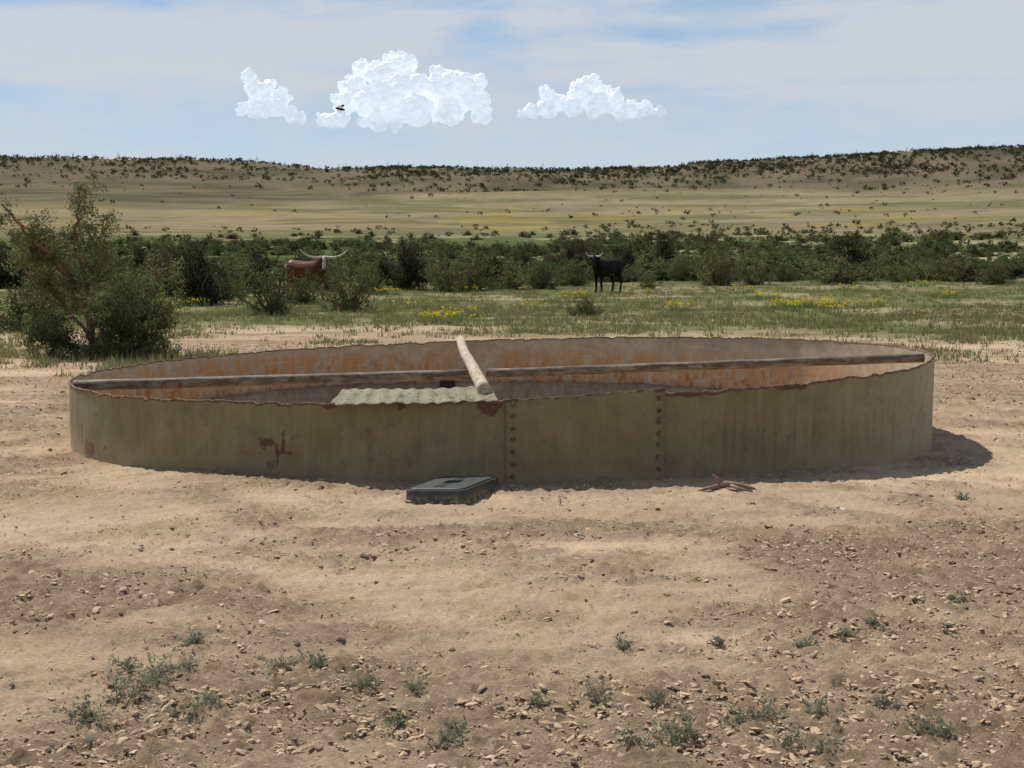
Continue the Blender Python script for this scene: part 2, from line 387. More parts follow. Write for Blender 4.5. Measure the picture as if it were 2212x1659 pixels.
base=mix(nt,mapr(nt,noise(nt,c,9,4,.7),.54,.66),base,(.13,.07,.045)); nt.links.new(base,b.inputs['Base Color']); b.inputs['Roughness'].default_value=.7; bump(nt,b,noise(nt,c,40,2),.4,.004)
pipe=empty('steel_pipe',(0,0,0))
p1=tube(lerp3((-3.93,13.25,.425),(-.375,13.55,.500),14,.003),[.048]*14,16)
p2=tube(lerp3((-.24,13.6,.505),(3.83,13.75,.640),14,.003),[.042]*14,16)
obj('left_length',pymesh('l',*p1,[pm]),pipe); obj('right_length',pymesh('r',*p2,[pm]),pipe)
wm,nt,b=newmat('weathered_wood'); c=coord(nt)
base=mix(nt,mapr(nt,noise(nt,mapping(nt,c,(14,1.2,14)),2.5,6,.7),.35,.65),(.31,.24,.165),(.60,.51,.39))
base=mix(nt,mapr(nt,noise(nt,c,5,5,.75),.56,.66),base,(.17,.11,.075)); nt.links.new(base,b.inputs['Base Color']); bump(nt,b,noise(nt,mapping(nt,c,(60,4,60)),1,4),.6,.010)
pp=[Vector((-.64,18.42,.535)),Vector((-.575,17,.55)),Vector((-.49,15.4,.565)),Vector((-.40,14,.585)),Vector((-.31,12.5,.605)),Vector((-.22,10.95,.63)),Vector((-.195,10.55,.635))]
pv=tube(pp,[.054,.052,.052,.05,.052,.05,.05],14)
obj('wooden_pole',pymesh('wooden_pole',*pv,[wm]))
bm=bmesh.new()
bmesh.ops.create_cone(bm,cap_ends=True,segments=18,radius1=.10,radius2=.085,depth=.12,matrix=Matrix.Translation((-.80,18.2,-.02))@Matrix.Rotation(math.pi/2,4,'X'))
bmesh.ops.create_cone(bm,cap_ends=True,segments=18,radius1=.05,radius2=.05,depth=.2,matrix=Matrix.Translation((-.80,18.3,-.02))@Matrix.Rotation(math.pi/2,4,'X'))
bm.transform(Matrix.Translation((-CX,-CY,0)))
me=bpy.data.meshes.new('outlet'); bm.to_mesh(me); bm.free()
bk,nt,b=newmat('black_iron'); b.inputs['Base Color'].default_value=(.03,.028,.026,1); me.materials.append(bk); obj('outlet_fitting',me,tank)
# ------------------------------------------------------------ corrugated sheet
nxs,nys=150,26; V=[];
for sgn in (0,1):
    for j in range(nys):
        for q in range(nxs):
            u=q/(nxs-1); v=j/(nys-1)
            lx=-1.27+1.17*u+.10*v*(.3-u); 
            ly=10.31+.50*v+.035*(u-.5)**2*2
            cz=.0048*math.cos(u*2*math.pi*10+v*1.2)
            zz=rimz(lx,10.4)+.012+.052*v+cz+.004*math.sin(u*6+1)+.004*math.sin(v*9+u*3)-.008*(1-v)**2*abs(math.sin(u*8))
            if j==0: ly+=.010*math.sin(q*.7)+random.uniform(-.006,.006); zz-=.006
            V.append((lx,ly,zz-(.004 if sgn else 0)))
o2=nxs*nys; Fa=[]
for j in range(nys-1):
    for q in range(nxs-1):
        a=j*nxs+q; Fa.append((a,a+1,a+nxs+1,a+nxs)); Fa.append((o2+a+nxs,o2+a+nxs+1,o2+a+1,o2+a))
for q in range(nxs-1):
    Fa.append((q,o2+q,o2+q+1,q+1)); a=(nys-1)*nxs+q; Fa.append((a,a+1,o2+a+1,o2+a))
for j in range(nys-1):
    for q in (0,nxs-1): a=j*nxs+q; Fa.append((a,a+nxs,o2+a+nxs,o2+a))
sm,nt,b=newmat('faded_olive_corrugated_metal'); c=coord(nt)
base=mix(nt,mapr(nt,noise(nt,c,6,5,.7),.35,.65),(.20,.18,.115),(.31,.28,.195)); base=mix(nt,mapr(nt,noise(nt,mapping(nt,c,(22,4,22)),1.5,5,.75),.52,.64),base,(.11,.085,.05))
nt.links.new(base,b.inputs['Base Color']); b.inputs['Roughness'].default_value=.75; b.inputs['Specular IOR Level'].default_value=.1; bump(nt,b,noise(nt,c,50,2),.3,.004)
obj('corrugated_sheet',pymesh('corrugated_sheet',V,Fa,[sm]))
# ------------------------------------------------------------ valve box cover
vb=empty('valve_box_cover',(-.39,9.80,tz(-.39,9.8)))
ang=math.atan2(.72,.22)-math.pi/2
vb.rotation_euler=(math.radians(-1.5),math.radians(-2.5),ang)
blk,nt,b=newmat('dark_green_plastic'); c=coord(nt)
sx=N(nt,'ShaderNodeSeparateXYZ'); nt.links.new(c,sx.inputs[0])
base=mix(nt,mapr(nt,noise(nt,c,14,6,.75),.35,.7),(.030,.036,.033),(.085,.088,.077))
base=mix(nt,math_(nt,'MULTIPLY',mapr(nt,sx.outputs[2],.055,.0),mapr(nt,noise(nt,c,16,5,.8),.48,.58)),base,(.36,.26,.17))
base=mix(nt,mapr(nt,noise(nt,c,45,4,.8),.64,.70),base,(.30,.23,.16))
nt.links.new(base,b.inputs['Base Color']); b.inputs['Roughness'].default_value=.5; b.inputs['Specular IOR Level'].default_value=.35; bump(nt,b,noise(nt,c,150,3),.3,.002)
def rrect(w,h,r_,n=6):
    out=[]
    for cx_,cy_,a_ in ((w/2-r_,h/2-r_,0),(-w/2+r_,h/2-r_,90),(-w/2+r_,-h/2+r_,180),(w/2-r_,-h/2+r_,270)):
        for k_ in range(n+1):
            t_=math.radians(a_+90*k_/n); out.append((cx_+r_*math.cos(t_),cy_+r_*math.sin(t_)))
    return out
def stack(secs,cap=True,hole=None):
    V=[];Fa=[]; n=len(rrect(1,1,.1))
    for w,h,r_,z_ in secs: V+=[(a_,b_,z_) for a_,b_ in rrect(w,h,r_)]
    for s_ in range(len(secs)-1):
        for k_ in range(n):
            a_=s_*n+k_; b_=s_*n+(k_+1)%n; Fa.append((a_,b_,b_+n,a_+n))
    if cap: Fa.append(tuple(range((len(secs)-1)*n,len(secs)*n)))
    return V,Fa
skirt=stack([(.455,.765,.06,-.04),(.450,.76,.06,.012),(.436,.745,.06,.016),(.425,.735,.06,.072),(.415,.725,.058,.082),(.395,.705,.05,.084),(.388,.698,.048,.077),(.380,.690,.046,.077),(.374,.684,.044,.089),(.366,.676,.042,.092),(.12,.15,.012,.094),(.115,.145,.01,.094),(.108,.138,.01,.060)])
obj('lid',pymesh('lid',*skirt,[blk],False),vb)
ribs=[]
for sx_ in (-1,1):
    for k_ in range(5):
        yy=.10+.045*k_
        for sy in (-1,1):
            ribs.append(([(sx_*.02+dx_,sy*yy+dy_,z_) for z_ in (.091,.0965) for dx_,dy_ in ((-.012,-.006),(.012,-.006),(.012,.006),(-.012,.006))],[(4,5,6,7),(0,1,5,4),(1,2,6,5),(2,3,7,6),(3,0,4,7)]))
obj('grip_studs',pymesh('grip_studs',*join(ribs),[blk],False),vb)
# ------------------------------------------------------------ driftwood root
parts=[tube([(0,0,.015),(.08,.02,.035),(.17,.0,.028),(.27,-.04,.008)],[.018,.024,.018,.010],8),
       tube([(.05,.01,.035),(.02,.03,.07),(-.01,.02,.10)],[.016,.010,.005],7),
       tube([(.10,.01,.03),(.15,-.07,.02),(.24,-.12,.004)],[.014,.011,.006],7),
       tube([(.03,.0,.02),(-.06,-.03,.012),(-.12,-.07,.004)],[.016,.011,.005],7),
       tube([(.17,0,.03),(.20,.05,.04),(.26,.09,.02)],[.012,.008,.004],7)]
dw,nt,b=newmat('dead_wood'); c=coord(nt); nt.links.new(mix(nt,noise(nt,c,40),(.18,.11,.075),(.38,.26,.18)),b.inputs['Base Color'])
obj('driftwood_root',pymesh('driftwood_root',*join(parts),[dw]),None,(1.38,9.98,tz(1.4,9.98)))
# ------------------------------------------------------------ leaf clouds
def quads(c,length,width,col,up=.3):
    n=len(c); d_=rng.normal(size=(n,3))
    d_[:,2]+=up; d_/=np.linalg.norm(d_,axis=1)[:,None]
    s=np.cross(d_,rng.normal(size=(n,3))); s/=np.linalg.norm(s,axis=1)[:,None]+1e-9
    L=(length*(.6+.8*rng.random(n)))[:,None]; W=(width*(.6+.8*rng.random(n)))[:,None]
    V=np.stack([c-d_*L*.5,c+s*W*.5,c+d_*L*.5,c-s*W*.5],1).reshape(-1,3)
    return V,np.arange(n*4).reshape(n,4),np.repeat(col,4,0)
def tubes_np(polys,seg=4):
    V=[];Fq=[];o=0
    for pts,rad in polys:
        v,f=tube(pts,rad,seg,False); V+=v; Fq+=[tuple(i_+o for i_ in q) for q in f]; o+=len(v)
    return np.array(V),np.array(Fq)
def twig(start,dirv,length,rad,n=5,droop=.0,wander=.25):
    p=Vector(start); d_=Vector(dirv).normalized(); pts=[p.copy()]; rd=[rad]
    for i_ in range(n):
        d_=(d_+Vector((random.gauss(0,wander),random.gauss(0,wander),random.gauss(0,wander)-droop))).normalized()
        p=p+d_*(length/n); pts.append(p.copy()); rd.append(rad*(1-(i_+1)/(n+.6)))
    return pts,rd
def rdir(up=.3):
    v=Vector((random.gauss(0,1),random.gauss(0,1),random.gauss(0,.6)+up)); return v.normalized()
def leafcolor(n,base,var=.35,height=None):
    c_=np.array(base)[None]*(1+var*(rng.random((n,1))*2-1)); c_[:,0]*=1+.25*(rng.random(n)-.5)
    return c_
def make_plant(name,polys,lp,ln,wd,base,jit=.03,mult=1,bark=BARK,mat=LEAF,up=.2):
    lp=np.array([tuple(p) for p in lp]); lp=np.repeat(lp,mult,0)+rng.normal(size=(len(lp)*mult,3))*jit
    lp[:,2]=np.maximum(lp[:,2],.01)
    V,Fq,C=quads(lp,ln,wd,leafcolor(len(lp),base),up)
    tn=.65+.75*fbm(V[:,0]*3+V[:,2]*2+50,V[:,1]*3+V[:,2]*3+50,2,2); C=C*tn[:,None]
    tv,tf=tubes_np(polys)
    allv=np.concatenate([tv,V]); allf=np.concatenate([tf,Fq+len(tv)]); allc=np.concatenate([np.tile((.15,.1,.07),(len(tv),1)),C])
    mi=np.concatenate([np.zeros(len(tf)),np.ones(len(Fq))])
    return np_mesh(name,allv,allf,False,allc,[bark,mat],mi)
random.seed(11)
limbs=[([(0,0,-.05),(-.07,0,.58),(-.32,-.1,1.3),(-.97,-.2,1.94),(-1.3,-.2,2.35)],.065,1.),
([(-.05,0,.4),(-.14,.1,1.22),(-.30,.15,1.9),(-.2,.1,2.35),(-.22,.1,2.62)],.05,.8),
([(0,0,.3),(.07,-.1,1.22),(.2,.1,1.75),(.12,.2,2.05)],.04,.8),
([(.02,0,.0),(.47,.2,.65),(.80,.3,1.1),(1.0,.3,1.35)],.035,1.2),
([(.03,.05,.0),(.7,-.2,.36),(1.2,-.3,.75)],.03,1.5),
([(-.03,0,.25),(-.6,.3,.86),(-1.04,.4,1.2),(-1.3,.4,1.5)],.035,1.),
([(-.02,0,0),(-.45,-.2,.3),(-.8,-.3,.45)],.025,1.),
([(0,.1,0),(.2,.7,.7),(.3,1.0,1.1)],.03,1.),([(0,.1,0),(-.4,.8,.8),(-.6,1.1,1.2)],.03,.9),
([(0,0,.1),(.35,-.5,.6),(.6,-.8,.8)],.025,1.),([(-.1,0,.9),(-.7,.1,1.5),(-1.0,.1,1.75)],.03,1.)]
polys=[];lp=[]
for pts,rad,dens in limbs:
    P_=[Vector(p) for p in pts]; fine_=[]
    for i_ in range(len(P_)-1):
        for k_ in range(5): fine_.append(P_[i_].lerp(P_[i_+1],k_/5)+Vector((random.gauss(0,.02),random.gauss(0,.02),random.gauss(0,.01))))
    fine_.append(P_[-1]); n=len(fine_); polys.append((fine_,[rad*(1-.8*i_/n) for i_ in range(n)]))
    for q in range(int(15*dens)):
        f=random.uniform(.30,1); i_=min(int(f*n),n-1); st_=fine_[i_]
        t1,r1=twig(st_,rdir(.40),random.uniform(.22,.55),.011,5,.05); polys.append((t1,r1))
        for w_ in range(5):
            s2=random.choice(t1[1:]); t2,r2=twig(s2,rdir(.1),random.uniform(.12,.30),.005,4,.10); polys.append((t2,r2))
            for p_ in t2[1:]: lp+= [p_]*(3 if p_.z>1.35 else (4 if p_.z>.9 else 6))
            lp+= [t1[-1]]*2
for q in range(110):
    a_=random.uniform(0,6.28); rr0=random.uniform(.1,1.0); t1,r1=twig((rr0*math.cos(a_)+.3,rr0*math.sin(a_),0),rdir(.9),random.uniform(.2,.55),.007,5)
    polys.append((t1,r1)); lp+=[p_ for p_ in t1[1:] for _ in range(8)]
mt=empty('mesquite_tree',(-6.5,23,tz(-6.5,23)))
me=make_plant('mesquite',polys,lp,.062,.020,(.15,.175,.075),.045,2)
obj('trunk_and_foliage',me,mt)
def shrub(name,nstem,ntw,mult,ln,wd,base,spread=.6,seed=0,jit=.04,lobes=0):
    random.seed(seed); polys=[];lp=[]
    for s_ in range(nstem):
        a_=random.uniform(0,6.28); sp=random.uniform(.1,1.)*spread
        end=Vector((sp*math.cos(a_)*1.3,sp*math.sin(a_)*1.3,(1-.65*(sp/spread)**2)*random.uniform(.55,1.05)))
        pts=[]
        for k_ in range(7):
            f=k_/6; pts.append(Vector((end.x*f**.8,end.y*f**.8,end.z*f))+Vector((random.gauss(0,.02),random.gauss(0,.02),0)))
        polys.append((pts,[.02*(1-.8*k_/7) for k_ in range(7)]))
        for t_ in range(ntw):
            st_=pts[random.choice((1,2,3,3,4,4,5,5,6,6))]; t1,r1=twig(st_,rdir(.35),random.uniform(.12,.32),.006,4,.03); polys.append((t1,r1)); lp+=t1[1:]
    for s_ in range(nstem):
        a_=random.uniform(0,6.28); rr0=random.uniform(.15,.62)*spread*1.3; t1,r1=twig((rr0*math.cos(a_),rr0*math.sin(a_),0),rdir(.9),.3,.006,4); polys.append((t1,r1)); lp+=t1[1:]*3
    return make_plant(name,polys,lp,ln,wd,base,jit,mult)
G1=(.128,.158,.064); G2=(.098,.124,.048); DK=(.046,.052,.026); BR=(.092,.082,.046)
T_green=[shrub('shrub_g%d'%i_,18,6,6,.055,.022,(G1,G1,G2,G1)[i_],.55,seed=20+i_) for i_ in range(4)]
T_dark=[shrub('shrub_d%d'%i_,20,7,8,.06,.028,(DK,BR,DK)[i_],.5,seed=30+i_,jit=.045) for i_ in range(3)]
T_low=[shrub('shrub_l%d'%i_,12,5,4,.11,.05,(G1,G2,G1,BR)[i_],.6,seed=40+i_,jit=.05) for i_ in range(4)]
def place(name,me,px,d_,h,w,parent=None,dz_=-.03):
    x_=(px-1106)/3200*d_; o=obj(name,me,parent,(x_,d_,tz(x_,d_)+dz_)); o.rotation_euler=(0,0,random.uniform(0,6.28))
    o.scale=(w/1.35,w/1.35,h/.98); return o
random.seed(5)
near_s=[('g',590,38,1.42,1.75),('g',752,40,1.45,1.75),('g',650,46,1.08,1.6),('d',428,46,2.0,2.3),('d',385,52,2.1,1.5),('g',300,42,1.3,2.0),('g',60,30,1.15,2.4),('g',150,40,1.4,2.6),
('d',885,62,2.35,2.0),('g',960,60,1.5,2.3),('g',1020,61,1.35,2.5),('g',1095,62,1.5,2.3),('g',1175,63,1.45,2.3),('d',1245,78,2.2,2.0),('d',1350,74,1.9,1.6),('d',1430,92,2.2,2.6),
('g',1545,66,2.0,2.5),('g',1625,67,1.35,2.0),('g',1690,70,1.1,1.6),('g',1800,68,1.5,3.1),('d',1830,84,2.5,3.2),('g',2060,70,1.2,3.2),('g',2150,66,1.2,2.2),('g',1985,90,1.7,2.6),('d',560,58,1.6,2.2),('g',500,54,1.5,2.2),('d',660,64,1.5,2.6),('g',800,58,1.6,2.0),
('g',1400,63,.8,1.3),('g',1940,69,.9,1.8),('l',1262,37.5,.5,1.25),('g',2200,75,1.4,2.5),('g',230,60,1.7,3.),('d',20,62,1.6,3.),('g',950,75,1.7,3.),('d',1120,80,1.5,3.),
('d',830,66,1.3,2.4),('g',700,60,1.3,2.4),('d',1060,66,1.4,2.6),('g',1230,66,1.3,2.4),('d',370,60,1.6,3.),('g',470,50,1.3,2.),('d',310,66,1.7,3.),('d',120,64,1.6,3.),('g',1480,80,1.2,2.4),('g',1900,75,1.1,2.4)]
for i_,(k_,px,d_,h,w) in enumerate(near_s):
    T={'g':T_green,'d':T_dark,'l':T_green}[k_]; place('mesquite_shrub' if k_!='d' else 'juniper_shrub',T[i_%len(T)],px,d_,h,w)
band_e=empty('distant_shrubs')
n=0
while n<1100:
    d_=70*math.exp(random.random()**1.1*math.log(245/70)); px=random.uniform(-250,2450); x_=(px-1106)/3200*d_
    dn=float(fbm(np.array([x_/14]),np.array([d_/22]),3,0)[0])
    thr=.60 if x_<8 else .53
    if dn>thr and random.random()>.06: continue
    if d_>180 and random.random()<.55+.3*(x_<0): continue
    T=random.choice(T_low+T_low+T_green[:1]) if d_<110 else random.choice(T_low)
    h=random.uniform(.5,1.1)*(1.45 if random.random()<.12 else 1.); place('shrub',T,px,d_,h,h*random.uniform(1.5,2.8),band_e); n+=1
def far_bushes(n_req,r0,r1,s0,s1,dens,nq=22,cols=((.075,.078,.042),(.048,.05,.028))):
    out=[]
    while len(out)<n_req:
        r_=random.uniform(r0,r1); a_=random.uniform(-.42,.42); x_=r_*math.sin(a_); y_=r_*math.cos(a_)
        if dens(x_,y_,r_)<random.random(): continue
        out.append((x_,y_,s0+(s1-s0)*random.random()**1.8))
    A=np.array(out); zt=terrain(A[:,0],A[:,1]); n_=len(A)
    d3=rng.normal(size=(n_,nq,3)); d3/=np.linalg.norm(d3,axis=2)[...,None]; rad=rng.random((n_,nq,1))**.4
    S=A[:,2][:,None,None]; off=d3*rad*S*np.array((.68,.68,.40)); off[...,2]+=.36*S[...,0]
    cen=off+np.stack([A[:,0],A[:,1],zt],1)[:,None,:]
    f=rng.random((n_,1,1)); c_=np.array(cols[0])*f+np.array(cols[1])*(1-f); c_=np.repeat(c_,nq,1)*(1+.4*(rng.random((n_,nq,1))-.5))
    L=np.repeat(A[:,2],nq)*.42
    return quads(cen.reshape(-1,3),L,L*.7,c_.reshape(-1,3),.1)
Q=[far_bushes(5600,530,668,.5,2.0,lambda x_,y_,r_: (.12+.88*ss(555,600,r_))*(.45+.55*(x_>-60))*(.3+.7*float(ss(.38,.55,fbm(np.array([x_/20]),np.array([y_/20]),2,4))[0]))),
   far_bushes(230,250,545,.4,1.5,lambda x_,y_,r_: .3+.7*(x_>20),cols=((.10,.11,.055),(.06,.07,.038))),
   far_bushes(480,170,300,.4,1.2,lambda x_,y_,r_: (.25+.75*(x_>10)),cols=((.12,.135,.065),(.07,.085,.04)))]
V=[];Fq=[];C=[];o_=0
for v,f,c_ in Q: V.append(v);Fq.append(f+o_);C.append(c_);o_+=len(v)
n=130; pxs=rng.random(n)*2300-50; a_=np.arctan((pxs-1106)/3200); rr1=640+rng.random(n)*14; sx_=rr1*np.sin(a_); sy_=rr1*np.cos(a_); sz_=terrain(sx_,sy_)
hh=.9+2.0*rng.random(n)**2; sv=[]
for q in range(n):
    for w_ in range(3):
        dx_=random.uniform(-.35,.35)*hh[q]; sv+=[(sx_[q]-.06,sy_[q],sz_[q]),(sx_[q]+.06,sy_[q],sz_[q]),(sx_[q]+dx_+.04,sy_[q],sz_[q]+hh[q]),(sx_[q]+dx_-.04,sy_[q],sz_[q]+hh[q])]
sv=np.array(sv); V.append(sv); Fq.append(np.arange(len(sv)).reshape(-1,4)+o_); C.append(np.tile((.09,.10,.055),(len(sv),1)))
obj('hillside_shrubs',np_mesh('hillside_shrubs',np.concatenate(V),np.concatenate(Fq),False,np.concatenate(C),[LEAF]))
# ------------------------------------------------------------ grass
def tufts(xs,ys,nb,h,w,c0,c1,spread=.05,lean=.5):
    n=len(xs); X_=np.repeat(xs,nb)+rng.normal(size=n*nb)*spread; Y_=np.repeat(ys,nb)+rng.normal(size=n*nb)*spread; Z_=terrain(X_,Y_)-.005
    H=np.repeat(h,nb)*(.5+.7*rng.random(n*nb)); a_=rng.random(n*nb)*6.28; b_=rng.random(n*nb)*6.28
    wv=np.stack([np.cos(a_),np.sin(a_),0*a_],1)*w*.5*(.6+.8*rng.random((n*nb,1)))
    p=np.stack([X_,Y_,Z_],1); l=np.stack([np.cos(b_)*lean*H*rng.random(n*nb),np.sin(b_)*lean*H*rng.random(n*nb),H],1)
    V=np.stack([p-wv,p+wv,p+l],1).reshape(-1,3)
    f=np.repeat(rng.random((n,1)),nb,0)*.7+.3*rng.random((n*nb,1)); C=np.array(c0)*f+np.array(c1)*(1-f)
    return V,np.arange(len(V)).reshape(-1,3),np.repeat(C,3,0)
M=32000
d_=19*np.exp(rng.random(M)*math.log(80/19)); xs=(rng.random(M)*2-1)*.42*d_
gg=ss(27,34,np.hypot(xs,d_)+7*(fbm(xs/6,d_/4,3,4)-.5)+1.5*np.sin(xs/5))
gg=np.maximum(gg,.6*ss(.52,.66,fbm(xs/1.6,d_/2.2,3,2)))
kp=(rng.random(M)<(.03+.97*gg)*(.25+.75*ss(.38,.6,fbm(xs/2.2,d_/3,3,6))))&(np.hypot(xs-CX,d_-CY)>4.6)
xs=xs[kp];ys=d_[kp]
hh=.06+.13*rng.random(len(xs))*fbm(xs/3,ys/3,2,1)*1.6
V1,F1,C1=tufts(xs,ys,9,hh,.022,(.135,.170,.056),(.29,.265,.13),.07)
obj('grass',np_mesh('grass',V1,F1,False,C1,[GRASS]))
fl=[(960,34.5),(1000,36.5),(965,33.5),(1250,54),(1240,52),(395,44),(385,46),(375,38),(830,56),(815,57),(1690,42),(1720,41),(1760,42.5),(1790,40),(1730,43),(1880,44),(1460,40),(1010,60),(1380,58),(1640,50),(2050,52),(880,42),(1130,41),(1210,47),(430,45),(570,43),(1600,58),(1830,61),(1980,63),(1360,62),(1700,44),(1810,42),(1770,45)]
fx=[];fy=[]
for px,dd in fl:
    for q in range(random.randint(3,8)):
        dq=dd+random.gauss(0,.5); fx.append((px-1106)/3200*dd+random.gauss(0,.3)); fy.append(dq)
fx=np.array(fx);fy=np.array(fy); V2,F2,C2=tufts(fx,fy,14,np.full(len(fx),.24),.02,(.13,.17,.06),(.2,.24,.09),.07)
cn=np.repeat(np.stack([fx,fy,terrain(fx,fy)+.22],1),8,0)+rng.normal(size=(len(fx)*8,3))*(.08,.08,.03)
V3,F3,C3=quads(cn,.055,.05,np.tile((.66,.48,.03),(len(cn),1)),0)
F3t=np.concatenate([F3[:,[0,1,2]],F3[:,[0,2,3]]])
obj('wildflowers',np_mesh('wildflowers',np.concatenate([V2,V3]),np.concatenate([F2,F3t+len(V2)]),False,np.concatenate([C2,C3]),[GRASS]))
# ------------------------------------------------------------ foreground weeds
wl=[(290,5.35,.20),(330,5.5,.14),(240,5.2,.14),(370,5.6,.12),(250,5.6,.10),(160,5.0,.13),(175,4.95,.1),(385,5.05,.08),(440,5.15,.08),(600,5.68,.10),(675,5.7,.09),(790,5.42,.12),(890,5.36,.07),(1160,5.2,.06),(1300,5.22,.11),(1430,5.2,.07),(1660,5.05,.12),(1600,5.0,.07),(1750,5.95,.07),(1780,5.1,.08),(2010,4.9,.12),(2060,4.9,.1),(1490,4.85,.12),(1460,4.82,.1),(960,4.75,.08),(1380,4.78,.08),(1720,4.75,.11),(1800,4.7,.08),(400,6.0,.08),(1350,5.95,.06),(850,4.95,.06),(1925,5.2,.06),(980,4.85,.06),(1900,6.3,.05),(2080,6.8,.05),(1840,6.1,.05),(1560,6.0,.04),(2090,9.9,.08)]
C=[];LV=[]
for px,dd,s_ in wl:
    x0=(px-1106)/3200*dd
    for st_ in range(int(8+55*s_)):
        a_=random.uniform(0,6.28); ln_=s_*random.uniform(.35,.95); el=random.uniform(.15,1.15)
        ox,oy=x0+random.gauss(0,s_*.2),dd+random.gauss(0,s_*.2); z0=tz(ox,oy)
        p=Vector((ox,oy,z0)); dv=Vector((math.cos(a_)*math.cos(el),math.sin(a_)*math.cos(el),math.sin(el)))
        nl=7; tone=random.uniform(.7,1.25)
        for k_ in range(nl):
            dv=(dv+Vector((random.gauss(0,.13),random.gauss(0,.13),random.gauss(-.02,.1)))).normalized(); q=p+dv*(ln_/nl)
            side=dv.cross(Vector((0,0,1))).normalized()*.0013; cst=np.array((.19,.17,.11))
            LV.append((p-side,p+side,q)); C.append(cst)
            for m_ in range(2):
                ld=(dv*.5+Vector((random.gauss(0,1),random.gauss(0,1),random.gauss(.2,.7))).normalized()).normalized(); L_=random.uniform(.014,.032)
                sd=ld.cross(Vector((random.gauss(0,1),random.gauss(0,1),random.gauss(0,1)))).normalized()*random.uniform(.0022,.0042)
                mid=q+ld*L_*.5; tip=q+ld*L_
                cl=np.array((.235,.245,.165))*tone*random.uniform(.8,1.2); LV.append((q,mid-sd,mid+sd)); C.append(cl); LV.append((mid+sd,mid-sd,tip)); C.append(cl)
            p=q
LVn=np.array([[tuple(a_) for a_ in t_] for t_ in LV]).reshape(-1,3)
obj('weeds',np_mesh('weeds',LVn,np.arange(len(LVn)).reshape(-1,3),False,np.repeat(np.array(C),3,0),[GRASS]))
sp=[tube([(0,0,0),(.005,0,.03),(-.003,0,.07)],[.004,.003,.0015],5)]+[tube([(0,0,.01+.012*k_),(.02*(-1)**k_,.01,.035+.012*k_)],[.002,.0008],4) for k_ in range(4)]
obj('dry_sprig',pymesh('dry_sprig',*join(sp),[dw]),None,(.305,9.35,tz(.305,9.35)))
